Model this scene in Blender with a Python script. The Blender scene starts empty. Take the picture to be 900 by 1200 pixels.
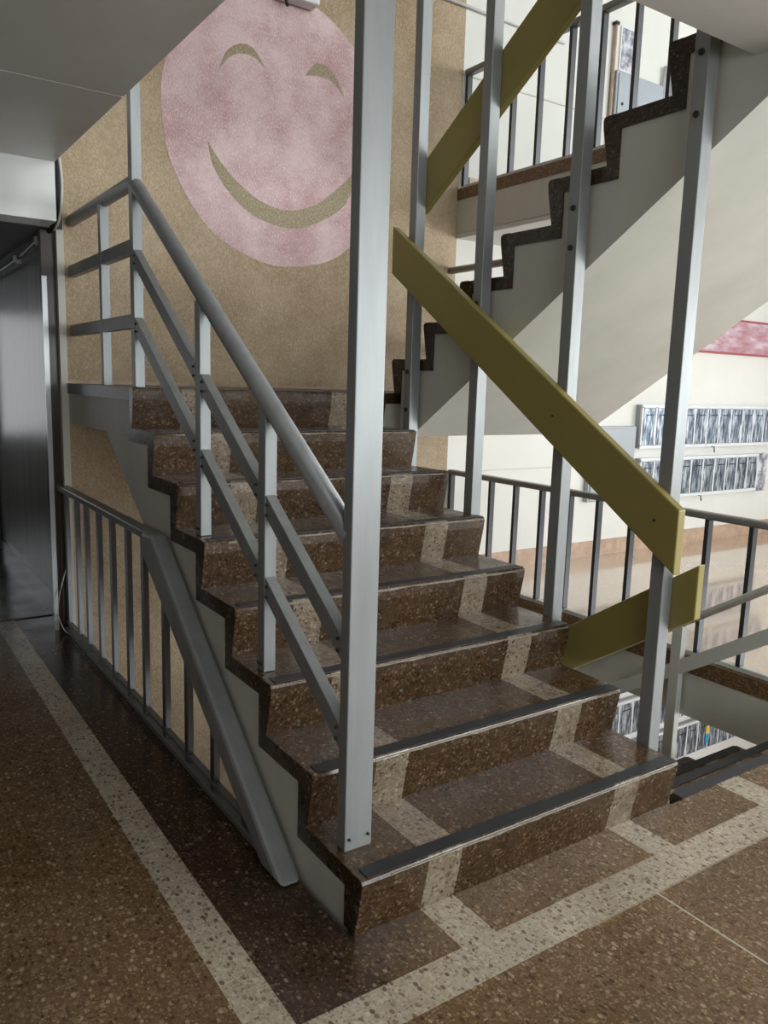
import bpy, bmesh, math, random
from mathutils import Vector, Matrix
random.seed(5)
scene = bpy.context.scene
COL = scene.collection

# ------------------------------------------------------------------ materials
def new_mat(name):
    m = bpy.data.materials.new(name); m.use_nodes = True
    nt = m.node_tree; nt.nodes.clear()
    out = nt.nodes.new('ShaderNodeOutputMaterial')
    b = nt.nodes.new('ShaderNodeBsdfPrincipled')
    nt.links.new(b.outputs[0], out.inputs[0])
    return m, nt, b

class N:
    """small wrapper to wire nodes"""
    def __init__(s, nt): s.nt = nt
    def node(s, t, **kw):
        n = s.nt.nodes.new(t)
        for k, v in kw.items(): setattr(n, k, v)
        return n
    def put(s, sock, v):
        if hasattr(v, 'is_output'): s.nt.links.new(v, sock)
        else: sock.default_value = v
    def math(s, op, a, b=0.0):
        n = s.node('ShaderNodeMath', operation=op); s.put(n.inputs[0], a); s.put(n.inputs[1], b); return n.outputs[0]
    def mix(s, f, a, b):
        n = s.node('ShaderNodeMix', data_type='RGBA'); s.put(n.inputs[0], f)
        s.put(n.inputs[6], a if hasattr(a, 'is_output') else (*a, 1)); s.put(n.inputs[7], b if hasattr(b, 'is_output') else (*b, 1))
        return n.outputs[2]
    def mul(s, c, k):
        n = s.node('ShaderNodeMix', data_type='RGBA', blend_type='MULTIPLY'); n.inputs[0].default_value = 1
        s.put(n.inputs[6], c); s.put(n.inputs[7], k if hasattr(k, 'is_output') else (k, k, k, 1)); return n.outputs[2]
    def ramp(s, f, stops, interp='LINEAR'):
        n = s.node('ShaderNodeValToRGB'); r = n.color_ramp; r.interpolation = interp
        while len(r.elements) < len(stops): r.elements.new(0.5)
        for e, (p, c) in zip(r.elements, stops):
            e.position = p; e.color = (c, c, c, 1) if isinstance(c, (int, float)) else (*c, 1)
        s.put(n.inputs[0], f); return n.outputs[0]
    def noise(s, vec, scale, detail=3, rough=0.55):
        n = s.node('ShaderNodeTexNoise'); s.put(n.inputs['Vector'], vec)
        n.inputs['Scale'].default_value = scale; n.inputs['Detail'].default_value = detail; n.inputs['Roughness'].default_value = rough
        return n.outputs[0]
    def voro(s, vec, scale, feature='F1'):
        n = s.node('ShaderNodeTexVoronoi', feature=feature); s.put(n.inputs['Vector'], vec); n.inputs['Scale'].default_value = scale
        return n
    def band(s, c, lo, hi):
        return s.math('MULTIPLY', s.math('GREATER_THAN', c, lo), s.math('LESS_THAN', c, hi))
    def scaled(s, vec, sc):
        n = s.node('ShaderNodeMapping'); s.put(n.inputs[0], vec); n.inputs['Scale'].default_value = sc; return n.outputs[0]
    def bump(s, h, strength, dist=0.01):
        n = s.node('ShaderNodeBump'); n.inputs['Strength'].default_value = strength; n.inputs['Distance'].default_value = dist
        s.put(n.inputs['Height'], h); return n.outputs[0]
    def coords(s):
        return s.node('ShaderNodeTexCoord').outputs['Object']
    def xyz(s, v):
        n = s.node('ShaderNodeSeparateXYZ'); s.put(n.inputs[0], v); return n.outputs

def terrazzo(k, vec, kind):
    """chip pattern; returns colour socket"""
    if kind == 'tan':
        mats = [(0.0, (0.055, 0.031, 0.014)), (0.2, (0.12, 0.071, 0.034)), (0.5, (0.21, 0.133, 0.070)), (0.82, (0.29, 0.195, 0.112)), (1.0, (0.48, 0.37, 0.24))]
        base = k.mix(k.noise(vec, 3.0, 4), (0.125, 0.069, 0.029), (0.205, 0.124, 0.057))
        thr = 0.40
    elif kind == 'brown':
        mats = [(0.0, (0.034, 0.018, 0.008)), (0.35, (0.075, 0.041, 0.018)), (0.62, (0.125, 0.072, 0.034)), (0.82, (0.19, 0.118, 0.064)), (1.0, (0.30, 0.21, 0.13))]
        base = k.mix(k.noise(vec, 3.0, 4), (0.068, 0.036, 0.015), (0.115, 0.064, 0.028))
        thr = 0.40
    elif kind == 'dark':
        mats = [(0.0, (0.012, 0.007, 0.004)), (0.45, (0.030, 0.018, 0.010)), (0.75, (0.056, 0.034, 0.019)), (0.92, (0.10, 0.066, 0.04)), (1.0, (0.19, 0.135, 0.09))]
        base = k.mix(k.noise(vec, 3.0, 4), (0.022, 0.012, 0.007), (0.050, 0.028, 0.014))
        thr = 0.40
    else:
        mats = [(0.0, (0.09, 0.055, 0.035)), (0.16, (0.22, 0.15, 0.10)), (0.34, (0.45, 0.36, 0.26)), (0.7, (0.54, 0.47, 0.37)), (1.0, (0.64, 0.58, 0.49))]
        base = k.mix(k.noise(vec, 5.0, 3), (0.42, 0.35, 0.26), (0.55, 0.48, 0.38))
        thr = 0.42
    v1 = k.voro(k.scaled(vec, (1.0, 0.72, 1.0)), 82.0); r1 = k.node('ShaderNodeSeparateColor'); k.put(r1.inputs[0], v1.outputs['Color'])
    v2 = k.voro(vec, 150.0); r2 = k.node('ShaderNodeSeparateColor'); k.put(r2.inputs[0], v2.outputs['Color'])
    c1 = k.ramp(r1.outputs[0], mats); c2 = k.ramp(r2.outputs[0], mats)
    m2 = k.math('LESS_THAN', v2.outputs['Distance'], 0.55)
    col = k.mix(k.math('MULTIPLY', m2, 0.65), base, c2)
    big = k.math('MULTIPLY', k.ramp(v1.outputs['Distance'], [(thr + 0.02, 1.0), (thr + 0.10, 0.0)]), k.math('GREATER_THAN', r1.outputs[1], 0.22))
    return k.mix(k.math('MULTIPLY', big, 0.85), col, c1)

def dirt(k, vec, col, amt=0.5, scale=2.2):
    d = k.ramp(k.noise(vec, scale, 5, 0.6), [(0.30, 1 - amt), (0.62, 1.0)])
    return k.mul(col, d)

def mat_floor():
    m, nt, b = new_mat('terrazzo_floor'); k = N(nt); v = k.coords(); x, y, z = k.xyz(v)
    brown = dirt(k, v, terrazzo(k, v, 'tan'), 0.30, 1.7)
    dark = k.mul(dirt(k, v, terrazzo(k, v, 'dark'), 0.35, 2.5), 1.6)
    cream = dirt(k, v, terrazzo(k, v, 'cream'), 0.22, 2.6)
    # darker border band beside the stair opening, only left of the flight foot
    edge = k.math('ADD', x, k.math('MULTIPLY', k.noise(v, 4.0, 3), 0.5))
    inner = k.math('MULTIPLY', k.math('GREATER_THAN', x, -0.262), k.math('GREATER_THAN', y, -0.15))
    fade = k.ramp(edge, [(0.20, 1.0), (0.50, 0.0)])
    gal = k.math('LESS_THAN', x, 1.2)
    col = k.mix(k.math('MULTIPLY', k.math('MULTIPLY', inner, gal), fade), brown, dark)
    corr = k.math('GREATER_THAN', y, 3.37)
    gmask = k.math('MULTIPLY', k.math('GREATER_THAN', x, 2.70), k.math('GREATER_THAN', y, 0.10))
    col = k.mix(k.math('MULTIPLY', gmask, 0.75), col, k.mix(k.noise(v, 30, 3), (0.54, 0.385, 0.265), (0.68, 0.52, 0.385)))  # stronger light over the gallery painted in as a paler floor colour
    s_left = k.math('MULTIPLY', k.band(x, -0.364, -0.262), k.math('GREATER_THAN', y, -0.27))
    s_cross = k.math('MULTIPLY', k.band(y, -0.27, -0.15), k.math('GREATER_THAN', x, -0.364))
    cs = None
    for lo, hi in ((0.213, 0.33), (0.985, 1.09), (1.57, 1.70), (2.33, 2.45)):
        q = k.band(x, lo, hi); cs = q if cs is None else k.math('MAXIMUM', cs, q)
    s_conn = k.math('MULTIPLY', cs, k.band(y, -0.151, 0.06))
    allm = k.math('MAXIMUM', k.math('MAXIMUM', s_left, s_cross), s_conn)
    col = k.mix(allm, col, cream)
    # brass joints
    j = k.math('MULTIPLY', k.band(x, 0.834, 0.841), k.math('LESS_THAN', y, -0.27))
    j2 = k.math('MULTIPLY', k.math('MAXIMUM', k.band(y, -0.276, -0.27), k.band(y, -0.15, -0.146)), k.math('GREATER_THAN', x, 0.55))
    col = k.mix(k.math('MAXIMUM', j, k.math('MULTIPLY', j2, 0.5)), col, (0.50, 0.44, 0.34))
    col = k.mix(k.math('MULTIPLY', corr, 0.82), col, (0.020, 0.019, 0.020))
    k.put(b.inputs['Base Color'], col)
    rr = k.ramp(k.noise(v, 6, 4), [(0.3, 0.14), (0.7, 0.28)])
    k.put(b.inputs['Coat Weight'], k.math('MULTIPLY', gmask, 0.8)); b.inputs['Coat Roughness'].default_value = 0.06
    k.put(b.inputs['Roughness'], k.math('MULTIPLY', rr, k.math('SUBTRACT', 1.0, k.math('MULTIPLY', gmask, 0.6))))
    b.inputs['Specular IOR Level'].default_value = 0.55
    return m

def mat_step():
    m, nt, b = new_mat('terrazzo_step'); k = N(nt); v = k.coords(); x, y, z = k.xyz(v)
    brown = terrazzo(k, v, 'brown'); dk = terrazzo(k, v, 'dark'); cream = terrazzo(k, v, 'cream')
    # risers and tread ends are coloured darker than the tread tops
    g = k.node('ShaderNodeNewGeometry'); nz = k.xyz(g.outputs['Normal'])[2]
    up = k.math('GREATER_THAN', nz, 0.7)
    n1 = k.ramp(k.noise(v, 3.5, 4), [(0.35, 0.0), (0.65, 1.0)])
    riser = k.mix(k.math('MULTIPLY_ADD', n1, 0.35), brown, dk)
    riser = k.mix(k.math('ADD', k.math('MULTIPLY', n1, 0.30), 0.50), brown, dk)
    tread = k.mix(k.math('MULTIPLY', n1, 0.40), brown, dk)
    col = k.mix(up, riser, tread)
    s = k.math('MAXIMUM', k.band(x, 0.213, 0.33), k.band(x, 0.965, 1.085))
    s = k.math('MULTIPLY', s, k.band(x, 0.05, 1.24))
    crm = k.mix(k.ramp(k.noise(v, 7, 3), [(0.35, 0.60), (0.7, 0.30)]), cream, brown)
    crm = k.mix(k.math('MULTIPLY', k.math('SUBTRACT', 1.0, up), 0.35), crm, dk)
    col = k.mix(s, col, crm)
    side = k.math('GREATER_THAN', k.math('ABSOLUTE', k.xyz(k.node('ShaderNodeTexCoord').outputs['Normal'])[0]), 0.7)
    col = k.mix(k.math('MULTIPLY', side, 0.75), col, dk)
    k.put(b.inputs['Base Color'], col)
    k.put(b.inputs['Roughness'], k.ramp(k.noise(v, 8, 4), [(0.3, 0.16), (0.7, 0.34)]))
    b.inputs['Specular IOR Level'].default_value = 0.55
    return m

def mat_plain_terrazzo(kind='brown', mulv=1.0):
    m, nt, b = new_mat('terrazzo_' + kind); k = N(nt); v = k.coords()
    col = k.mul(terrazzo(k, v, kind), mulv)
    k.put(b.inputs['Base Color'], col); b.inputs['Roughness'].default_value = 0.35
    return m

def mat_tan_wall():
    m, nt, b = new_mat('tan_roughcast'); k = N(nt); v = k.coords(); x, y, z = k.xyz(v)
    n = k.noise(v, 1.6, 5, 0.65)
    col = k.mix(k.ramp(n, [(0.35, 0), (0.68, 1)]), (0.30, 0.212, 0.122), (0.48, 0.372, 0.25))
    speck = k.noise(k.scaled(v, (1, 1, 0.7)), 150, 2, 0.7)
    col = k.mix(k.ramp(speck, [(0.48, 0), (0.75, 0.6)]), col, (0.66, 0.56, 0.43))
    col = k.mix(k.ramp(speck, [(0.28, 0.5), (0.42, 0)]), col, (0.22, 0.15, 0.08))
    k.put(b.inputs['Base Color'], col); b.inputs['Roughness'].default_value = 0.62
    b.inputs['Specular IOR Level'].default_value = 0.3
    k.put(b.inputs['Normal'], k.bump(speck, 0.55, 0.006))
    return m

def mat_pink():
    m, nt, b = new_mat('pink_mural_paint'); k = N(nt); v = k.coords()
    n = k.noise(v, 2.6, 6, 0.72)
    col = k.mix(k.ramp(n, [(0.38, 0), (0.60, 1)]), (0.46, 0.27, 0.275), (0.66, 0.49, 0.495))
    speck = k.noise(k.scaled(v, (1, 1, 0.5)), 140, 2, 0.7)
    col = k.mix(k.ramp(speck, [(0.52, 0), (0.72, 0.85)]), col, (0.82, 0.70, 0.68))
    col = k.mix(k.ramp(speck, [(0.27, 0.5), (0.40, 0)]), col, (0.36, 0.22, 0.19))
    k.put(b.inputs['Base Color'], col); b.inputs['Roughness'].default_value = 0.6
    k.put(b.inputs['Normal'], k.bump(speck, 0.55, 0.006))
    return m

def mat_olive():
    m, nt, b = new_mat('olive_unpainted_patch'); k = N(nt); v = k.coords()
    speck = k.noise(v, 90, 2, 0.7)
    col = k.mix(k.ramp(speck, [(0.35, 0), (0.7, 1)]), (0.24, 0.19, 0.105), (0.44, 0.37, 0.25))
    k.put(b.inputs['Base Color'], col); b.inputs['Roughness'].default_value = 0.65
    k.put(b.inputs['Normal'], k.bump(speck, 0.5, 0.006))
    return m

def mat_paint(name, c, rough=0.5, var=0.12, scale=2.5, streak=None, metal=0.0, spec=0.4, bump=0.0):
    m, nt, b = new_mat(name); k = N(nt); v = k.coords()
    vv = k.scaled(v, streak) if streak else v
    n = k.ramp(k.noise(vv, scale, 5, 0.6), [(0.3, 1 - var), (0.7, 1.0)])
    cc = k.node('ShaderNodeRGB'); cc.outputs[0].default_value = (*c, 1)
    k.put(b.inputs['Base Color'], k.mul(cc.outputs[0], n))
    b.inputs['Roughness'].default_value = rough; b.inputs['Metallic'].default_value = metal
    b.inputs['Specular IOR Level'].default_value = spec
    if bump: k.put(b.inputs['Normal'], k.bump(k.noise(v, 30, 3), bump, 0.004))
    return m

def mat_mailbox():
    m, nt, b = new_mat('mailbox_metal_reflections'); k = N(nt); v = k.coords()
    n = k.noise(k.scaled(v, (9, 1, 1.6)), 5, 4, 0.6)
    col = k.ramp(n, [(0.30, (0.03, 0.04, 0.06)), (0.45, (0.13, 0.16, 0.21)), (0.56, (0.38, 0.44, 0.50)), (0.68, (0.80, 0.84, 0.88))])  # reflections in the metal painted as bluish dark and pale streaks
    k.put(b.inputs['Base Color'], col); b.inputs['Metallic'].default_value = 0.6; b.inputs['Roughness'].default_value = 0.3
    return m

def mat_poster():
    m, nt, b = new_mat('printed_poster'); k = N(nt); v = k.coords()
    n = k.noise(v, 14, 3, 0.6)
    k.put(b.inputs['Base Color'], k.ramp(n, [(0.35, (0.10, 0.10, 0.13)), (0.5, (0.30, 0.30, 0.36)), (0.62, (0.62, 0.62, 0.66))])); b.inputs['Roughness'].default_value = 0.4
    return m

def mat_pinkpanel():
    m, nt, b = new_mat('glossy_pink_panel'); k = N(nt); v = k.coords()
    n = k.noise(k.scaled(v, (1, 1, 3)), 4, 4, 0.6)
    k.put(b.inputs['Base Color'], k.ramp(n, [(0.3, (0.36, 0.13, 0.15)), (0.48, (0.45, 0.25, 0.29)), (0.66, (0.58, 0.47, 0.53))])); b.inputs['Roughness'].default_value = 0.22
    return m

M = dict(
    floor=mat_floor(), step=mat_step(), tdark=mat_plain_terrazzo('dark', 1.25), tbrown=mat_plain_terrazzo('brown', 1.5),
    tan=mat_tan_wall(), pink=mat_pink(), olive=mat_olive(),
    white=mat_paint('white_wall_paint', (0.74, 0.735, 0.69), 0.6, 0.10, 1.2, bump=0.05),
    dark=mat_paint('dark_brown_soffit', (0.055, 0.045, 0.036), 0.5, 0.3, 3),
    crack=mat_paint('grey_crack', (0.16, 0.155, 0.14), 0.8, 0.1, 4),
    dimw=mat_paint('dim_unseen_wall', (0.22, 0.20, 0.18), 0.5, 0.2, 2),  # unseen walls coloured dark to hold back bounced light
    lint=mat_paint('beam_white_paint', (0.86, 0.87, 0.84), 0.3, 0.10, 1.5),
    ceil=mat_paint('ceiling_paint', (0.74, 0.73, 0.69), 0.4, 0.18, 1.3, bump=0.04),
    stringer=mat_paint('stringer_paint', (0.63, 0.62, 0.555), 0.5, 0.18, 2.2, streak=(1, 1, 0.4), bump=0.04),
    steel=mat_paint('grey_steel_paint', (0.31, 0.325, 0.328), 0.40, 0.20, 4, streak=(4, 4, 0.5), metal=0.30),
    lrail=mat_paint('pale_grey_rail_paint', (0.60, 0.61, 0.58), 0.4, 0.1, 4),
    bar=mat_paint('dark_bar_metal', (0.035, 0.038, 0.046), 0.3, 0.15, 5, streak=(4, 4, 0.6), metal=0.15, spec=0.5),
    bar2=mat_paint('grey_bar_metal', (0.26, 0.27, 0.28), 0.3, 0.15, 5, streak=(4, 4, 0.6), metal=0.9),
    steel2=mat_paint('dark_grey_steel_paint', (0.24, 0.245, 0.24), 0.35, 0.15, 5, streak=(4, 4, 0.6), metal=0.35),
    yellow=mat_paint('yellow_board_paint', (0.31, 0.252, 0.075), 0.35, 0.14, 1.6, spec=0.5),
    strip=mat_paint('black_rubber_strip', (0.030, 0.033, 0.040), 0.45, 0.35, 9, spec=0.5),
    chip=mat_paint('worn_nosing_edge', (0.36, 0.31, 0.25), 0.6, 0.5, 30),
    bolt=mat_paint('dark_bolt', (0.02, 0.02, 0.02), 0.5, 0.2, 9),
    jamb=mat_paint('dark_brown_jamb', (0.045, 0.033, 0.022), 0.25, 0.35, 4, streak=(8, 8, 0.5), spec=0.6),
    corr=mat_paint('glossy_grey_corridor_paint', (0.34, 0.345, 0.35), 0.26, 0.35, 3.0, streak=(1, 3, 0.25), spec=0.6, bump=0.03),
    corrbase=mat_paint('dark_blue_skirting', (0.025, 0.028, 0.04), 0.2, 0.4, 8),
    metal=mat_paint('bright_metal', (0.62, 0.64, 0.66), 0.25, 0.12, 6, metal=0.5),
    frame=mat_paint('white_enamel_frame', (0.74, 0.76, 0.78), 0.3, 0.1, 6),
    mail=mat_mailbox(), poster=mat_poster(), pinkp=mat_pinkpanel(),
    red=mat_paint('red_trim', (0.36, 0.06, 0.07), 0.3, 0.1, 4),
    cab=mat_paint('grey_cabinet_paint', (0.36, 0.395, 0.43), 0.35, 0.08, 4),
    blackc=mat_paint('black_cable', (0.015, 0.015, 0.015), 0.45, 0.1, 4),
    whitec=mat_paint('white_cable', (0.66, 0.66, 0.64), 0.45, 0.1, 4),
    glass=mat_paint('window_frame_white', (0.6, 0.6, 0.6), 0.4, 0.1, 4),
    sty=mat_paint('yellow_sticker', (0.75, 0.55, 0.08), 0.4, 0.05, 4), stb=mat_paint('blue_sticker', (0.03, 0.33, 0.62), 0.4, 0.05, 4),
    skirt=mat_paint('tan_skirting', (0.52, 0.37, 0.27), 0.35, 0.3, 14),
)

# ------------------------------------------------------------------ mesh helpers
def box(bm, x0, y0, z0, x1, y1, z1, bev=0.0):
    r = bmesh.ops.create_cube(bm, size=1.0)
    vs = r['verts']
    for v in vs:
        v.co = Vector((x0 + (v.co.x + .5) * (x1 - x0), y0 + (v.co.y + .5) * (y1 - y0), z0 + (v.co.z + .5) * (z1 - z0)))
    if bev > 0:
        es = set(e for v in vs for e in v.link_edges)
        bmesh.ops.bevel(bm, geom=list(es), offset=bev, segments=2, affect='EDGES', profile=0.5)

def prism(bm, prof, x0, x1, bev=0.0):
    """profile in (y, z) extruded along x"""
    a = [bm.verts.new((x0, y, z)) for y, z in prof]
    c = [bm.verts.new((x1, y, z)) for y, z in prof]
    n = len(prof); fs = [bm.faces.new(a), bm.faces.new(c[::-1])]
    for i in range(n):
        fs.append(bm.faces.new((a[i], c[i], c[(i + 1) % n], a[(i + 1) % n])))
    bmesh.ops.recalc_face_normals(bm, faces=fs)
    if bev > 0:
        es = set(e for f in fs for e in f.edges)
        bmesh.ops.bevel(bm, geom=list(es), offset=bev, segments=2, affect='EDGES', profile=0.5)

def prism_xz(bm, prof, y0, y1):
    a = [bm.verts.new((x, y0, z)) for x, z in prof]
    c = [bm.verts.new((x, y1, z)) for x, z in prof]
    n = len(prof); fs = [bm.faces.new(a), bm.faces.new(c[::-1])]
    for i in range(n):
        fs.append(bm.faces.new((a[i], c[i], c[(i + 1) % n], a[(i + 1) % n])))
    bmesh.ops.recalc_face_normals(bm, faces=fs)

def tube(bm, pts, r, seg=14, cap=True):
    pts = [Vector(p) for p in pts]; rings = []
    for i, p in enumerate(pts):
        if i == 0: d = pts[1] - p
        elif i == len(pts) - 1: d = p - pts[i - 1]
        else: d = (pts[i + 1] - p).normalized() + (p - pts[i - 1]).normalized()
        d.normalize()
        up = Vector((0, 0, 1)) if abs(d.z) < 0.95 else Vector((0, 1, 0))
        u = d.cross(up).normalized(); w = u.cross(d)
        rings.append([bm.verts.new(p + r * (math.cos(2 * math.pi * k / seg) * u + math.sin(2 * math.pi * k / seg) * w)) for k in range(seg)])
    fs = []
    for a, c in zip(rings, rings[1:]):
        for k in range(seg):
            f = bm.faces.new((a[k], a[(k + 1) % seg], c[(k + 1) % seg], c[k])); f.smooth = True; fs.append(f)
    if cap: fs.append(bm.faces.new(rings[0])); fs.append(bm.faces.new(rings[-1][::-1]))
    bmesh.ops.recalc_face_normals(bm, faces=fs)

def rail_bar(bm, x0, x1, y0, z0, y1, z1, h, bev=0.003):
    """sloping rectangular bar in the y-z plane with plumb-cut ends, z at the middle, h measured upright"""
    prism(bm, [(y0, z0 - h / 2), (y1, z1 - h / 2), (y1, z1 + h / 2), (y0, z0 + h / 2)], x0, x1, bev)

def obj(name, bm, mat, parent=None, loc=None):
    me = bpy.data.meshes.new(name); bm.to_mesh(me); bm.free()
    me.materials.append(mat)
    o = bpy.data.objects.new(name, me); COL.objects.link(o)
    if parent is not None: o.parent = parent
    if loc is not None: o.location = loc
    return o

def make(name, mat, fn, parent=None, loc=None):
    bm = bmesh.new(); fn(bm); return obj(name, bm, mat, parent, loc)

def tag(o, label, cat, group=None):
    o['label'] = label; o['category'] = cat
    if group: o['group'] = group
    return o

def thing(name, label, cat, loc=(0, 0, 0), rz=0.0, group=None):
    o = bpy.data.objects.new(name, None); COL.objects.link(o)
    o.location = loc; o.rotation_euler = (0, 0, rz); o.empty_display_size = 0.1
    return tag(o, label, cat, group)

def dup(root, loc, label, rz=None):
    r = root.copy(); COL.objects.link(r); r.location = loc; r['label'] = label
    if rz is not None: r.rotation_euler = (0, 0, rz)
    for ch in list(root.children):
        c = ch.copy(); COL.objects.link(c); c.parent = r
        for g in list(ch.children):
            d = g.copy(); COL.objects.link(d); d.parent = c
    return r

def struct(name, mat, boxes, fn=None):
    bm = bmesh.new()
    for b_ in boxes: box(bm, *b_)
    if fn: fn(bm)
    o = obj(name, bm, mat); o['kind'] = 'structure'; return o

# ------------------------------------------------------------------ dimensions
R, T, W = 0.172, 0.264, 1.288            # riser, going, flight width
SL = R / T
ZL = 8 * R                                # half landing
ZU = 16 * R                               # upper floor
XR = 2.663                                # far side of the stair well
YB = 3.05                                 # face of the tan back wall
YE = 0.02                                 # floor edge at the stair foot
XW, YS = 7.6, -4.4                        # window walls

# ------------------------------------------------------------------ setting
# z range of the three storeys; floors
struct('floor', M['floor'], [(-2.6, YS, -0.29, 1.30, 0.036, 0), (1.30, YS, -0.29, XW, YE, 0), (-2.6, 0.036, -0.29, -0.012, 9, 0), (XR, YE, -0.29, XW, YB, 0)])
struct('floor_lower', M['floor'], [(-2.6, YS, -3.0, XW, 9, -2.70)])
struct('ceiling', M['ceil'], [(-2.6, YS, 2.45, XW, YE, ZU), (-2.6, YE, 2.45, -0.072, 1.652, ZU), (-2.6, 1.66, 2.45, -0.072, 3.05, ZU), (-2.6, 1.652, 2.455, -0.075, 1.66, ZU), (XR, YE, 2.45, XW, YB, ZU),
                              ])
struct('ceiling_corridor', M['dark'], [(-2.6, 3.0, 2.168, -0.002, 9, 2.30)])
struct('ceiling_upper', M['ceil'], [(-2.6, YS, 5.2, XW, 9, 5.45)])
struct('wall_back', M['tan'], [(0.0, YB, -2.7, XR, YB + 0.22, 5.2)])
struct('wall_right', M['white'], [(XR, YB, -2.7, XW, YB + 0.22, 5.2)])
struct('wall_corridor', M['corr'], [(-0.002, YB + 0.22, 0, 0.16, 9, 2.17)])
struct('baseboard_corridor', M['corrbase'], [(-0.02, 3.42, 0, -0.002, 8.9, 0.10)])
struct('wall_left', M['dimw'], [(-2.75, YS, -2.7, -2.6, 9, 5.2)])
struct('wall_end', M['white'], [(-2.6, 9, 0, 0.2, 9.15, 5.2)])
struct('trim_1', M['lint'], [(-2.6, 2.8, 2.17, -0.074, 3.0, 2.4495)])       # beam over the corridor mouth
struct('trim_2', M['jamb'], [(-0.100, 3.062, 0, -0.03, 3.12, 2.165)])         # dark jamb of the corridor mouth
struct('trim_reflection', M['metal'], [(-0.103, 3.052, 0, -0.078, 3.062, 1.93)])       # added strip standing in for a bright reflection on the jamb
struct('trim_4', M['stringer'], [(-0.03, 3.02, -0.29, 0.006, 3.06, 2.22)])       # grey painted end of the tan wall
struct('trim_5', M['jamb'], [(-2.6, 3.36, 0.0, -0.004, 3.40, 0.006)])            # threshold
struct('trim_6', M['stringer'], [(XR - 0.004, YE, -0.30, XR + 0.001, YB, -0.058), (XR - 0.004, YE, ZU - 0.27, XR + 0.001, YB, ZU - 0.045)])
struct('trim_7', M['tbrown'], [(XR - 0.010, YE + 0.1, -0.058, XR + 0.07, YB, 0.028)])
struct('trim_8', M['tbrown'], [(XR - 0.010, YE + 0.1, ZU - 0.045, XR + 0.07, YB, ZU + 0.028)])
struct('baseboard_right', M['skirt'], [(XR + 0.08, YB - 0.018, 0, XW, YB, 0.135)])
struct('baseboard_right_upper', M['skirt'], [(XR + 0.08, YB - 0.018, ZU, XW, YB, ZU + 0.12)])
struct('trim_9', M['stringer'], [(XR, YB - 0.007, 0.787, 4.12, YB, 0.797), (XR, YB - 0.007, ZU + 0.775, 4.12, YB, ZU + 0.785)])
# window walls on two sides: piers, sills and heads around openings
def winwall(x_side):
    bs = []
    for zb, zt in ((-2.7, -0.29), (0, 2.45), (ZU, 5.2)):
        if x_side:
            bs += [(XW, YS, zb, XW + 0.2, YB, zb + 0.8), (XW, YS, zt - 0.12, XW + 0.2, YB, zt)]
            for y in (-4.4, -2.1, 0.3, 2.75): bs.append((XW, y, zb + 0.8, XW + 0.2, y + 0.3, zt - 0.12))
        else:
            bs += [(-2.6, YS - 0.2, zb, XW, YS, zb + 0.8), (-2.6, YS - 0.2, zt - 0.12, XW, YS, zt)]
            for x in (-2.6, 1.9, 4.8, 7.3): bs.append((x, YS - 0.2, zb + 0.8, x + 0.3, YS, zt - 0.12))
    return bs
struct('wall_windows_side', M['white'], winwall(True))
struct('wall_windows_front', M['dimw'], winwall(False))
struct('window_1', M['glass'], [(XW + 0.08, y, z + 0.8, XW + 0.12, y + 0.05, z + 2.3) for y in (-3.2, -0.8, 1.6) for z in (-2.7, 0, ZU)])
struct('window_2', M['glass'], [(x, YS - 0.12, z + 0.8, x + 0.05, YS - 0.08, z + 2.3) for x in (-1.0, 0.5, 3.5, 6.2) for z in (-2.7, 0, ZU)])

# ------------------------------------------------------------------ stairs
FT = 0.055                                # terrazzo thickness
OV = 0.030                                # nosing overhang
def step_profile(k, last=False):
    y0, y1, z0, z1 = (k - 1) * T, k * T, (k - 1) * R, k * R
    r = 0.012
    nose = [(y0 + OV, z0), (y0 + 0.004, z1 - 0.045), (y0, z1 - r), (y0 + 0.004, z1 - 0.003), (y0 + r, z1)]
    if last:
        return nose + [(y0 + FT, z1), (y0 + FT, z0)]
    return nose + [(y1 + OV + FT, z1), (y1 + OV + FT, z1 - FT), (y0 + OV + FT, z1 - FT), (y0 + OV + FT, z0)]

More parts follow.
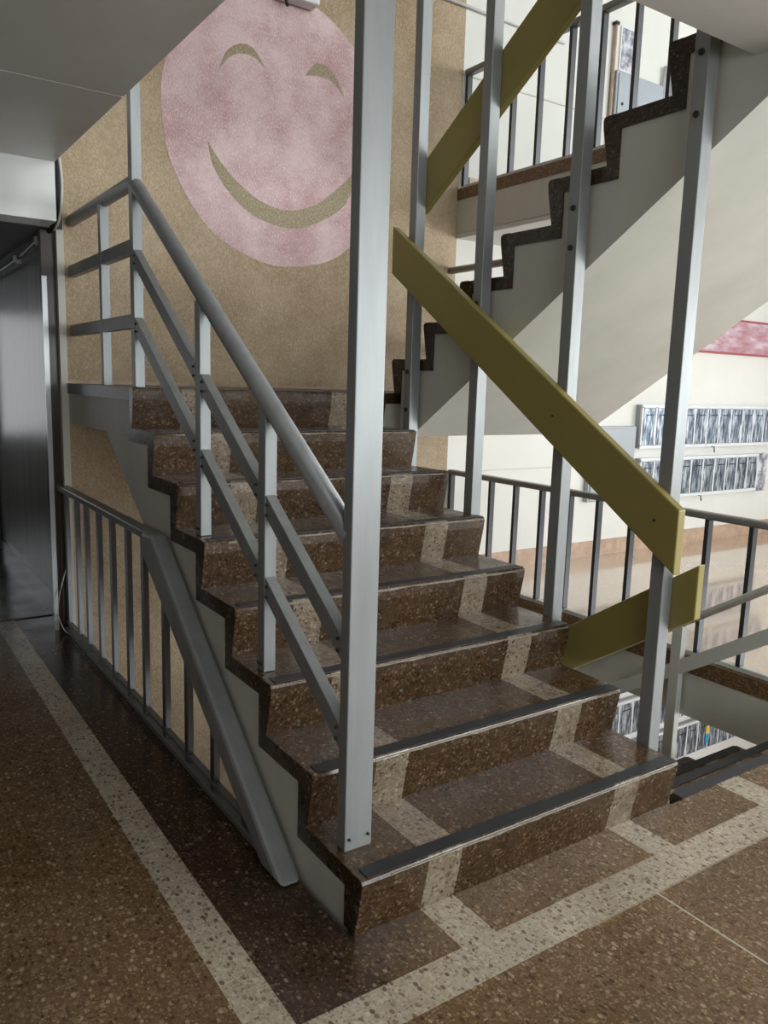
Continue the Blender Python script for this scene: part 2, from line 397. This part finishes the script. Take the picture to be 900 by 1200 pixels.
def build_flight(label):
    t = thing('stair_flight', label, 'stairs')
    for k in range(1, 9):
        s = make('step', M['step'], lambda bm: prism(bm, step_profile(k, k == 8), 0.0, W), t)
        y0, z1 = (k - 1) * T, k * R
        def strip(bm):
            prism(bm, [(y0 + 0.006, z1 + 0.0005), (y0 + 0.052, z1 + 0.0005), (y0 + 0.052, z1 + 0.003), (y0 + 0.006, z1 + 0.003)], 0.02, W - 0.004)
        make('nosing_strip', M['strip'], strip, s)
        def edge(bm):
            # ragged worn line under the strip, one strip of varying height
            xs = [0.09]
            while xs[-1] < W - 0.05: xs.append(xs[-1] + random.uniform(0.02, 0.06))
            hs = [random.choice((0.001, 0.003, 0.004, 0.005, 0.006, 0.008)) for _ in xs]
            q = [[bm.verts.new((x, y, z)) for y, z in ((y0 - 0.0012, z1 - 0.0065 - h), (y0 - 0.0012, z1 - 0.0065), (y0 + 0.005, z1 - 0.0065), (y0 + 0.005, z1 - 0.0065 - h))] for x, h in zip(xs, hs)]
            for a, c in zip(q, q[1:]):
                for i in range(4): bm.faces.new((a[i], a[(i + 1) % 4], c[(i + 1) % 4], c[i]))
            bm.faces.new(q[0]); bm.faces.new(q[-1][::-1]); bmesh.ops.recalc_face_normals(bm, faces=bm.faces[:])
        if k <= 7: make('worn_edge', M['chip'], edge, s)
    # painted concrete body: saw-tooth top under the terrazzo, sloping soffit below
    top = [(OV + FT, 0.0)]
    for k in range(1, 8):
        top += [((k - 1) * T + OV + FT, k * R - FT), (k * T + OV + FT, k * R - FT)]
    top[-1] = (7 * T + FT, 7 * R - FT)
    D = 0.505
    line = lambda y: R + SL * y - D
    yend = 7 * T + FT
    ytop = (8 * R - 0.213 - R + D) / SL
    ybot = (-0.212 - R + D) / SL
    bot = [(yend, 8 * R - 0.213), (ytop, 8 * R - 0.213), (ybot, -0.212), (OV + FT, -0.212)]
    make('stringer', M['stringer'], lambda bm: prism(bm, top + bot, 0.006, W - 0.006), t)
    return t
fl = build_flight('brown terrazzo stair flight climbing from the floor to the half landing under the pink mural')
fu = dup(fl, (2.653, 1.923, ZL), 'stair flight climbing from the half landing to the upper floor, pale underside in view', math.pi)
dup(fl, (2.653, 1.923, ZL - ZU), 'stair flight going down from the floor edge, right of the lowest step', math.pi)

# hairline cracks in the painted side of the higher flight
for pts in ([(0.435, 2.35), (0.438, 2.238), (0.424, 2.129)], [(0.896, 2.004), (0.888, 1.93), (0.893, 1.886), (0.905, 1.82), (0.91, 1.763)]):
    loc = [(2.653 - 1.3735, 1.923 - y, z - ZL) for y, z in pts]
    make('crack', M['crack'], lambda bm: tube(bm, loc, 0.0022, 6), fu)

def landing(z, label):
    t = thing('stair_landing', label, 'landing', (0, 0, z))
    y0 = 7 * T + FT
    make('paving', M['tdark'], lambda bm: box(bm, 0.0, y0, -FT, 2.655, YB - 0.002, 0.0), t)
    make('slab', M['stringer'], lambda bm: box(bm, 0.006, y0, -0.212, 2.652, YB - 0.002, -FT), t)
    make('skirting', M['skirt'], lambda bm: box(bm, 0.01, YB - 0.014, 0, 2.65, YB - 0.002, 0.09 if z < 0 else 0.018), t)
    return t
landing(ZL, 'half landing with white painted edge at the top of the nearest flight')
landing(ZL - ZU, 'lower half landing under the nearest flight, seen between balusters')

# ------------------------------------------------------------------ posts beside the stairs
def dots(bm, face, pts, r=0.008):
    """small bolt heads: face 'x' looks to -x, face 'y' looks to -y"""
    for (x, y, z) in pts:
        a = Vector((x, y, z)); d = Vector((-0.006, 0, 0)) if face == 'x' else Vector((0, -0.006, 0))
        tube(bm, [a + d * -0.5, a + d], r, 10)

def steel_post(x0, x1, y, hw, z0, z1, label, bolts, group):
    t = thing('steel_post', label, 'post', ((x0 + x1) / 2, y, z0), 0, group)
    make('shaft', M['steel'], lambda bm: box(bm, x0 - (x0 + x1) / 2, -hw, 0, x1 - (x0 + x1) / 2, hw, z1 - z0, 0.003), t)
    for z in bolts:
        make('bolt', M['bolt'], lambda bm: dots(bm, 'x', [(x0 - (x0 + x1) / 2, 0, z - z0)], 0.0105), t)
    return t
PY = [(0.160, 'grey steel post rising beside the lowest step behind the low end of the yellow board', [2.300, 2.484]),
      (0.662, 'grey steel post by the third step, second from the near end of the stair well', [1.95, 2.093]),
      (1.192, 'grey steel post by the fifth step crossed by the middle of the yellow board', [1.62, 1.78]),
      (1.690, 'grey steel post at the top of the nearest flight, standing before the tan wall', [1.300, 1.485])]
for y, lab, bl in PY:
    steel_post(1.300, 1.355, y, 0.0275, -2.70, 5.2, lab, bl, 'steel posts in the stair well')
t = steel_post(0.028, 0.114, 0.155, 0.021, R, 5.2, 'wide light grey steel post standing on the lowest step, nearest to the viewer', [], None)
for dx in (-0.03, 0.03):
    make('bolt', M['bolt'], lambda bm: dots(bm, 'y', [(dx, -0.021, 0.035)], 0.004), t)

# ------------------------------------------------------------------ yellow guard boards
def board(x0, x1, ya, za, yb, zb, h, label):
    t = thing('guard_board', label, 'board', ((x0 + x1) / 2, ya, za))
    def f(bm): rail_bar(bm, x0 - (x0 + x1) / 2, x1 - (x0 + x1) / 2, 0, 0, yb - ya, zb - za, h, 0.004)
    make('plank', M['yellow'], f, t)
    return t
b1 = board(1.262, 1.299, 0.067, 0.926, 1.80, 0.926 + 1.733 * 0.66, 0.222, 'long olive yellow board sloping down across the posts, guarding the nearest flight')
b2 = board(1.356, 1.390, 1.690, 2.352, 0.03, 2.352 + 1.66 * 0.6515, 0.235, 'olive yellow board slanting up to the top of the picture, guarding the higher flight')
b3 = board(1.356, 1.390, 0.036, 0.752, 1.60, 0.752 - 1.564 * 0.655, 0.194, 'short seen yellow board rising to the right, low behind the second step')
for b_, y, z in ((b1, 0.16, 0.99), (b1, 0.662, 1.32)):
    make('bolt', M['bolt'], lambda bm: dots(bm, 'x', [(-0.019, y - 0.067, z - 0.926)], 0.004), b_)

# ------------------------------------------------------------------ railing of the nearest flight
XL = 0.030; XD = 0.034                      # left face and depth of the flat rails
t = thing('stair_railing', 'grey steel railing with round handrail along the near flight and landing', 'railing')
HR = lambda y: 0.914 + 0.672 * y
M1 = lambda y: 0.611 + 0.684 * y
M2 = lambda y: 0.367 + 0.667 * y
YLP = 1.925
make('handrail', M['steel'], lambda bm: tube(bm, [(0.052, 0.17, HR(0.17)), (0.052, YLP - 0.02, HR(YLP - 0.02)), (0.052, YLP + 0.03, 2.222), (0.052, 3.035, 2.222)], 0.030, 18), t)
for y, zt, zb in ((0.660, HR(0.66) - 0.02, 3 * R), (1.185, HR(1.185) - 0.02, 5 * R)):
    p = make('post', M['steel'], lambda bm: box(bm, XL - 0.002, y - 0.024, zb + 0.001, XL + XD + 0.004, y + 0.024, zt, 0.002), t)
    for dy in (-0.010, 0.012):
        make('bolt', M['bolt'], lambda bm: dots(bm, 'x', [(XL - 0.002, y + dy, zb + 0.025)], 0.0045), p)
p = make('post', M['steel'], lambda bm: box(bm, XL - 0.002, YLP - 0.024, ZL + 0.001, XL + XD + 0.006, YLP + 0.024, 3.0, 0.002), t)
make('baluster', M['steel'], lambda bm: box(bm, XL - 0.002, 2.395, ZL + 0.001, XL + XD + 0.004, 2.435, 2.205, 0.002), t)
for f in (M1, M2):
    for ya, yb in ((0.174, 0.637), (0.683, 1.162), (1.208, YLP - 0.023)):
        s = make('mid_rail', M['steel'], lambda bm: rail_bar(bm, XL, XL + XD, ya, f(ya), yb, f(yb), 0.066, 0.002), t)
        for yy in (ya + 0.016, yb - 0.016):
            for dz in (0.016, -0.016):
                make('bolt', M['bolt'], lambda bm: dots(bm, 'x', [(XL, yy, f(yy) + dz)], 0.0045), s)
for z in (1.962, 1.655):
    for ya, yb in ((YLP + 0.025, 2.394), (2.436, 3.04)):
        make('mid_rail', M['steel'], lambda bm: box(bm, XL, ya, z - 0.029, XL + XD, yb, z + 0.029, 0.002), t)

# ------------------------------------------------------------------ balustrade in the floor, under the near flight
XB = -0.034
t = thing('balustrade', 'grey bar balustrade with a fat sloping end rail, left of the nearest flight', 'balustrade', (XB, 0, 0))
make('top_rail', M['steel2'], lambda bm: box(bm, -0.026, 1.46, 0.785, 0.026, 3.18, 0.822, 0.008), t)
make('bottom_rail', M['steel2'], lambda bm: box(bm, -0.02, 0.45, 0.0, 0.02, 3.02, 0.022, 0.003), t)
make('bottom_rail', M['steel2'], lambda bm: box(bm, -0.012, 0.47, 0.045, 0.012, 3.02, 0.058, 0.002), t)
def slant(bm):
    h = 0.105
    prism(bm, [(0.30, 0.002), (0.44, 0.002), (1.535, 0.735), (1.535, 0.822), (1.43, 0.826)], -0.042, 0.028, 0.014)
make('sloping_rail', M['steel'], slant, t)
for y in (0.628, 0.884, 1.132, 1.375, 1.624, 1.845, 2.085, 2.31, 2.545, 2.735, 2.97):
    z1 = min(0.79, (y - 0.44) * 0.669 + 0.03)
    make('baluster', M['bar2'], lambda bm: box(bm, -0.011, y - 0.018, 0.02, 0.011, y + 0.018, z1, 0.001), t)

# ------------------------------------------------------------------ balustrades across the well
def gallery_balustrade(z, label, ys, y_far):
    t = thing('balustrade', label, 'balustrade', (2.70, 0, z))
    make('top_rail', M['steel2'], lambda bm: box(bm, -0.03, 0.2, 0.775, 0.03, y_far, 0.812, 0.010), t)
    make('bottom_rail', M['lrail'], lambda bm: box(bm, -0.02, 0.2, 0.030, 0.02, y_far, 0.055, 0.002), t)
    for y in ys:
        make('baluster', M['bar'], lambda bm: box(bm, -0.02, y - 0.012, 0.05, 0.02, y + 0.012, 0.78, 0.001), t)
ys = [3.03, 2.815, 2.59, 2.345, 2.10, 1.857, 1.63, 1.385, 1.14, 0.895, 0.648, 0.40]
gallery_balustrade(0.0, 'dark bar balustrade across the well at floor level, in front of the metal box rows', ys, YB - 0.002)
gallery_balustrade(ZU, 'dark bar balustrade on the upper floor, seen above the higher flight', [3.03, 2.82, 2.57, 2.33, 2.08, 1.845, 1.60, 1.365, 1.12, 0.88, 0.64], YB - 0.002)

# railing of the flight going down, on its outer side
t = thing('stair_railing', 'grey railing sloping away down the right hand descending flight', 'railing')
XO = 2.60
DZ = lambda y: -(y - 0.1) * SL
make('handrail', M['lrail'], lambda bm: tube(bm, [(XO + 0.02, -0.35, 0.775 - 0.0), (XO + 0.02, 0.08, 0.775), (XO + 0.02, 1.80, DZ(1.80) + 0.765)], 0.021, 14), t)
make('mid_rail', M['lrail'], lambda bm: rail_bar(bm, XO, XO + 0.034, 0.12, DZ(0.12) + 0.515, 1.80, DZ(1.80) + 0.515, 0.085), t)
for y in (0.02, 0.955, 1.72):
    zb = 0.0 if y < 0.1 else -R * (1 + int((y - 0.075) / T))
    make('post', M['lrail'], lambda bm: box(bm, XO - 0.002, y - 0.03, zb + 0.001, XO + 0.040, y + 0.03, DZ(max(y, 0.1)) + 0.755, 0.002), t)

# guard rail on the far side of the half landing
t = thing('guard_rail', 'thin grey rail across the far end of the half landing, left of the rising steps', 'railing')
make('handrail', M['steel2'], lambda bm: tube(bm, [(2.615, 1.93, 2.225), (2.615, 3.04, 2.225)], 0.024, 14), t)
make('mid_rail', M['steel2'], lambda bm: box(bm, 2.60, 1.93, 1.63, 2.63, 3.04, 1.69, 0.002), t)
for y in (1.955, 2.45): make('post', M['steel2'], lambda bm: box(bm, 2.60, y - 0.02, ZL + 0.001, 2.635, y + 0.02, 2.21, 0.002), t)

# ------------------------------------------------------------------ mural on the tan wall
YM = YB - 0.0015
def flat(bm, pts, y, th=0.001):
    a = [bm.verts.new((x, y, z)) for x, z in pts]; f = bm.faces.new(a)
    bmesh.ops.recalc_face_normals(bm, faces=[f])
    r = bmesh.ops.extrude_face_region(bm, geom=[f])
    for v in r['geom']:
        if isinstance(v, bmesh.types.BMVert): v.co.y += th
    bmesh.ops.recalc_face_normals(bm, faces=bm.faces[:])
def crescent(bm, up, lo, y):
    n = 28
    def cr(P, u):
        # Catmull-Rom through the points
        m = len(P) - 1; s = u * m; i = min(int(s), m - 1); f = s - i
        p0 = P[max(i - 1, 0)]; p1 = P[i]; p2 = P[i + 1]; p3 = P[min(i + 2, m)]
        return tuple(0.5 * (2 * p1[j] + (p2[j] - p0[j]) * f + (2 * p0[j] - 5 * p1[j] + 4 * p2[j] - p3[j]) * f * f + (3 * p1[j] - p0[j] - 3 * p2[j] + p3[j]) * f ** 3) for j in (0, 1))
    A = [cr(up, i / n) for i in range(n + 1)]; B = [cr(lo, i / n) for i in range(n + 1)]
    va = [bm.verts.new((p[0], y, p[1])) for p in A]; vb = [bm.verts.new((p[0], y, p[1])) for p in B]
    va2 = [bm.verts.new((p[0], y + 0.0008, p[1])) for p in A]; vb2 = [bm.verts.new((p[0], y + 0.0008, p[1])) for p in B]
    for i in range(n):
        bm.faces.new((va[i], va[i + 1], vb[i + 1], vb[i])); bm.faces.new((va2[i], vb2[i], vb2[i + 1], va2[i + 1]))
        bm.faces.new((va[i], va2[i], va2[i + 1], va[i + 1])); bm.faces.new((vb[i], vb[i + 1], vb2[i + 1], vb2[i]))
    bmesh.ops.remove_doubles(bm, verts=bm.verts[:], dist=0.0002)
    bmesh.ops.recalc_face_normals(bm, faces=bm.faces[:])
t = thing('wall_mural', 'big faded pink smiling face painted on the rough tan wall', 'mural', (0, YM, 0))
def disc(bm):
    pts = []
    for i in range(96):
        a = 2 * math.pi * i / 96; w = 1 + 0.006 * math.sin(5 * a) + 0.004 * math.sin(11 * a + 1)
        pts.append((1.30 + 0.755 * w * math.cos(a), 2.895 + 0.778 * w * math.sin(a)))
    flat(bm, pts, 0.0)
make('face_disc', M['pink'], disc, t)
make('eye', M['olive'], lambda bm: crescent(bm, [(0.885, 3.16), (0.931, 3.266), (1.015, 3.326), (1.10, 3.318), (1.178, 3.225)], [(0.885, 3.16), (0.945, 3.235), (1.015, 3.272), (1.10, 3.274), (1.178, 3.225)], -0.001), t)
make('eye', M['olive'], lambda bm: crescent(bm, [(1.437, 3.25), (1.507, 3.332), (1.59, 3.336), (1.66, 3.28), (1.715, 3.185)], [(1.437, 3.25), (1.524, 3.265), (1.60, 3.265), (1.66, 3.232), (1.715, 3.185)], -0.001), t)
make('mouth', M['olive'], lambda bm: crescent(bm, [(0.815, 2.765), (0.902, 2.654), (1.045, 2.537), (1.193, 2.469), (1.347, 2.457), (1.538, 2.525), (1.733, 2.684), (1.83, 2.80)],
     [(0.815, 2.765), (0.850, 2.63), (0.958, 2.49), (1.104, 2.395), (1.286, 2.352), (1.475, 2.38), (1.737, 2.545), (1.83, 2.80)], -0.001), t)

# small fitting at the top of the mural
t = thing('wall_fitting', 'small white wall fitting above the pink face, cut by the picture edge', 'fitting', (1.37, YB - 0.002, 3.66))
make('housing', M['frame'], lambda bm: box(bm, -0.14, -0.10, -0.045, 0.11, 0, 0.08, 0.012), t)
make('bracket', M['blackc'], lambda bm: tube(bm, [(-0.10, -0.06, -0.03), (-0.085, -0.06, -0.085)], 0.010, 10), t)

# ------------------------------------------------------------------ things on the white wall across the well
YF = YB - 0.001
def mail_row(x0, x1, z0, z1, n, label, cat='mailboxes'):
    t = thing('mailbox_row', label, cat, (x0, YF, z0), 0, 'rows of metal mailboxes')
    w, h = x1 - x0, z1 - z0; d = 0.07; fr = 0.020
    def fr_f(bm):
        box(bm, 0, -d, 0, w, -d + 0.02, fr * 1.4); box(bm, 0, -d, h - fr * 1.4, w, -d + 0.02, h)
        for i in range(n + 1):
            x = i * (w - fr) / n
            box(bm, x, -d, fr, x + fr, -d + 0.02, h - fr)
    make('carcass', M['cab'], lambda bm: box(bm, 0.004, -d + 0.012, 0.004, w - 0.004, 0, h - 0.004), t)
    make('face_frame', M['frame'], fr_f, t)
    for i in range(n):
        x = i * (w - fr) / n + fr; ww = (w - fr) / n - fr
        dr = make('door', M['mail'], lambda bm: box(bm, x + 0.004, -d - 0.004, fr * 1.4 + 0.004, x + ww - 0.004, -d + 0.014, h - fr * 1.4 - 0.004, 0.002), t)
        make('slot', M['bolt'], lambda bm: box(bm, x + 0.03, -d - 0.006, h - 0.095, x + ww - 0.03, -d - 0.003, h - 0.085), dr)
    return t
r1 = mail_row(4.75, 7.03, 0.928, 1.312, 12, 'upper row of silver metal boxes on the white wall across the well')
r2 = mail_row(4.78, 6.62, 0.468, 0.842, 10, 'lower row of silver metal boxes on the white wall, shorter than the row above')
make('end_shadow_panel', M['poster'], lambda bm: box(bm, 1.85, -0.05, -0.01, 2.03, -0.002, 0.37), r2)  # dark piece standing in for the shadow on the wall beside the boxes
r3 = mail_row(4.20, 7.03, -1.79, -1.42, 15, 'upper of two metal box rows on the storey below, mostly hidden')
r4 = mail_row(4.20, 6.77, -2.235, -1.865, 14, 'lower row of metal boxes on the storey below, with a yellow and blue sticker')
make('sticker', M['sty'], lambda bm: box(bm, 1.955, -0.082, 0.19, 2.01, -0.070, 0.275), r4)
make('sticker', M['stb'], lambda bm: box(bm, 1.955, -0.082, 0.09, 2.01, -0.070, 0.19), r4)
for r_, px in ((r1, 1.10), (r2, 0.93)):
    make('padlock', M['bolt'], lambda bm: tube(bm, [(px - 0.05, -0.065, 0.002), (px, -0.065, -0.006), (px + 0.012, -0.065, -0.055)], 0.006, 8), r_)

t = thing('wall_panel', 'long glossy pink panel with red edges high on the white wall', 'panel', (4.9, YF, 1.81))
make('board', M['pinkp'], lambda bm: box(bm, 0, -0.03, 0, 3.2, 0, 0.30, 0.004), t)
make('edge_strip', M['red'], lambda bm: box(bm, -0.01, -0.038, -0.014, 3.2, 0, 0.004, 0.002), t)
make('edge_strip', M['red'], lambda bm: box(bm, -0.01, -0.038, 0.294, 3.2, 0, 0.314, 0.002), t)

def cabinet(x, z, label):
    t = thing('wall_cabinet', label, 'cabinet', (x, YF, z), 0, 'grey wall cabinets')
    make('body', M['cab'], lambda bm: box(bm, 0, -0.05, 0, 0.57, 0, 0.64, 0.006), t)
    d = make('door', M['cab'], lambda bm: box(bm, 0.02, -0.060, 0.02, 0.55, -0.049, 0.62, 0.004), t)
    make('lock', M['bolt'], lambda bm: dots(bm, 'y', [(0.07, -0.060, 0.40)], 0.012), d)
cabinet(4.145, 0.485, 'grey flat cabinet on the white wall just left of the silver box rows')
cabinet(4.145, ZU + 0.495, 'pale grey flat cabinet on the upper floor wall, beneath the small poster')
t = thing('poster', 'small grey printed poster above the cabinet on the upper floor wall', 'poster', (4.22, YF, 3.92))
make('sheet', M['poster'], lambda bm: box(bm, 0, -0.006, 0, 0.145, 0, 0.30), t)
make('picture_frame', M['frame'], lambda bm: (box(bm, -0.012, -0.010, -0.012, 0.157, 0, 0), box(bm, -0.012, -0.010, 0.30, 0.157, 0, 0.312), box(bm, -0.012, -0.010, 0, 0, 0, 0.30), box(bm, 0.145, -0.010, 0, 0.157, 0, 0.30)), t)
t = thing('wall_pipe', 'upright cream pipe on the upper floor wall beside the poster', 'pipe', (4.13, YF, ZU + 0.12))
make('pipe', M['skirt'], lambda bm: tube(bm, [(0, -0.02, 0), (0, -0.02, 1.34)], 0.014, 10), t)
make('cap', M['bolt'], lambda bm: box(bm, -0.02, -0.04, 1.34, 0.02, 0, 1.36), t)
t = thing('wall_pipe', 'pair of short metal pipes at the end of the upper floor cabinet', 'pipe', (4.745, YF, ZU + 0.55))
for dx in (0.0, 0.05): make('pipe', M['metal'], lambda bm: tube(bm, [(dx, -0.025, 0), (dx, -0.025, 0.75)], 0.014, 10), t)
o = make('conduit', M['whitec'], lambda bm: tube(bm, [(2.30, YB - 0.014, 3.955), (3.6, YB - 0.014, 3.955)], 0.011, 10))
tag(o, 'thin pale conduit running level along the wall top, beyond the tan wall', 'conduit')

# ------------------------------------------------------------------ cables at the corridor mouth
def smooth(pts, n=10):
    P = [Vector(p) for p in pts]; out = []
    for i in range(len(P) - 1):
        p0 = P[max(i - 1, 0)]; p1 = P[i]; p2 = P[i + 1]; p3 = P[min(i + 2, len(P) - 1)]
        for j in range(n):
            f = j / n
            out.append(0.5 * (2 * p1 + (p2 - p0) * f + (2 * p0 - 5 * p1 + 4 * p2 - p3) * f * f + (3 * p1 - p0 - 3 * p2 + p3) * f ** 3))
    return out + [P[-1]]
base = [(-0.045, 2.86, 2.50), (-0.040, 2.84, 2.37), (-0.040, 2.87, 2.26), (-0.040, 2.96, 2.185), (-0.05, 3.13, 2.150), (-0.05, 3.36, 2.148), (-0.045, 3.85, 2.125), (-0.045, 4.55, 2.112), (-0.045, 5.6, 2.13)]
t = thing('cable_run', 'black and white cables drooping past the white beam and along the corridor top', 'cable')
make('black_cable', M['blackc'], lambda bm: tube(bm, smooth([(x - 0.009, y + 0.02, z) for x, y, z in base]), 0.014, 10), t)
make('white_cable', M['whitec'], lambda bm: tube(bm, smooth([(x + 0.004, y - 0.012, z + 0.006 * math.sin(i * 2)) for i, (x, y, z) in enumerate(base)]), 0.006, 8), t)
for y, z in ((3.30, 2.140), (3.95, 2.112)):
    make('clip', M['frame'], lambda bm: box(bm, -0.085, y - 0.012, z - 0.02, -0.035, y + 0.012, z + 0.022, 0.004), t)
o = make('loose_wire', M['whitec'], lambda bm: tube(bm, smooth([(-0.03, 3.04, 0.36), (-0.075, 3.02, 0.22), (-0.09, 3.0, 0.10), (-0.07, 2.96, 0.02), (-0.05, 2.93, 0.008)]), 0.003, 6))
tag(o, 'thin loose wire hanging by the balustrade end at the dark jamb', 'wire')

# dark panel added to stand in for the darkness down the corridor
t = thing('corridor_dark_panel', 'dark flat panel standing in for corridor darkness at the far left edge', 'door', (-0.004, 5.45, 0.0))
make('panel', M['jamb'], lambda bm: box(bm, -0.05, 0, 0.004, 0.0, 0.85, 2.05, 0.004), t)

# ------------------------------------------------------------------ light
w = bpy.data.worlds.new('World'); scene.world = w; w.use_nodes = True
bg = w.node_tree.nodes['Background']; bg.inputs[0].default_value = (0.95, 0.97, 1.0, 1); bg.inputs[1].default_value = 1.2

def daylight(name, loc, rot, sx, sy, watts, col=(0.94, 0.985, 1.0)):
    l = bpy.data.lights.new(name, 'AREA'); l.shape = 'RECTANGLE'; l.size = sx; l.size_y = sy; l.energy = watts; l.color = col
    o = bpy.data.objects.new(name, l); COL.objects.link(o); o.location = loc; o.rotation_euler = rot
    return o
HP = math.pi / 2
for z, e in ((1.55, 300), (ZU + 1.5, 230), (-1.2, 250)):
    daylight('window_daylight_side', (XW + 0.35, -1.9, z), (0, HP, 0), 1.6, 4.6, e)          # looks to -x
for z, e in ((1.55, 330), (ZU + 1.5, 260), (-1.2, 240)):
    daylight('window_daylight_front', (4.9, YS - 0.35, z), (HP, 0, 0), 5.2, 1.6, e)         # looks to +y
for z, e in ((1.55, 75), (ZU + 1.5, 75)):
    daylight('window_daylight_front', (-0.2, YS - 0.35, z), (HP, 0, 0), 4.0, 1.6, e)  # added fill for the dark left faces, set as one more unseen front window
daylight('corridor_daylight', (-1.2, 8.9, 1.4), (-HP, 0, 0), 1.6, 1.4, 9, (0.93, 0.96, 1.0))

# ------------------------------------------------------------------ camera
yaw, pit, rol = 0.5985, 0.1594, 0.0300
fw = Vector((math.sin(yaw) * math.cos(pit), math.cos(yaw) * math.cos(pit), -math.sin(pit)))
rt = Vector((math.cos(yaw), -math.sin(yaw), 0)); up = rt.cross(fw)
r2_ = math.cos(rol) * rt + math.sin(rol) * up; u2_ = -math.sin(rol) * rt + math.cos(rol) * up
cam = bpy.data.cameras.new('Camera'); co = bpy.data.objects.new('Camera', cam); COL.objects.link(co)
m = Matrix((r2_, u2_, -fw)).transposed().to_4x4(); m.translation = Vector((-1.0184, -1.5409, 1.4229))
co.matrix_world = m
cam.sensor_fit = 'HORIZONTAL'; cam.sensor_width = 36; cam.lens = 36 * 933.58 / 900; cam.clip_start = 0.02
scene.camera = co
scene.view_settings.view_transform = 'Standard'; scene.view_settings.look = 'None'
scene.view_settings.gamma = 1.0; scene.view_settings.use_curve_mapping = False
scene.view_settings.exposure = -0.08
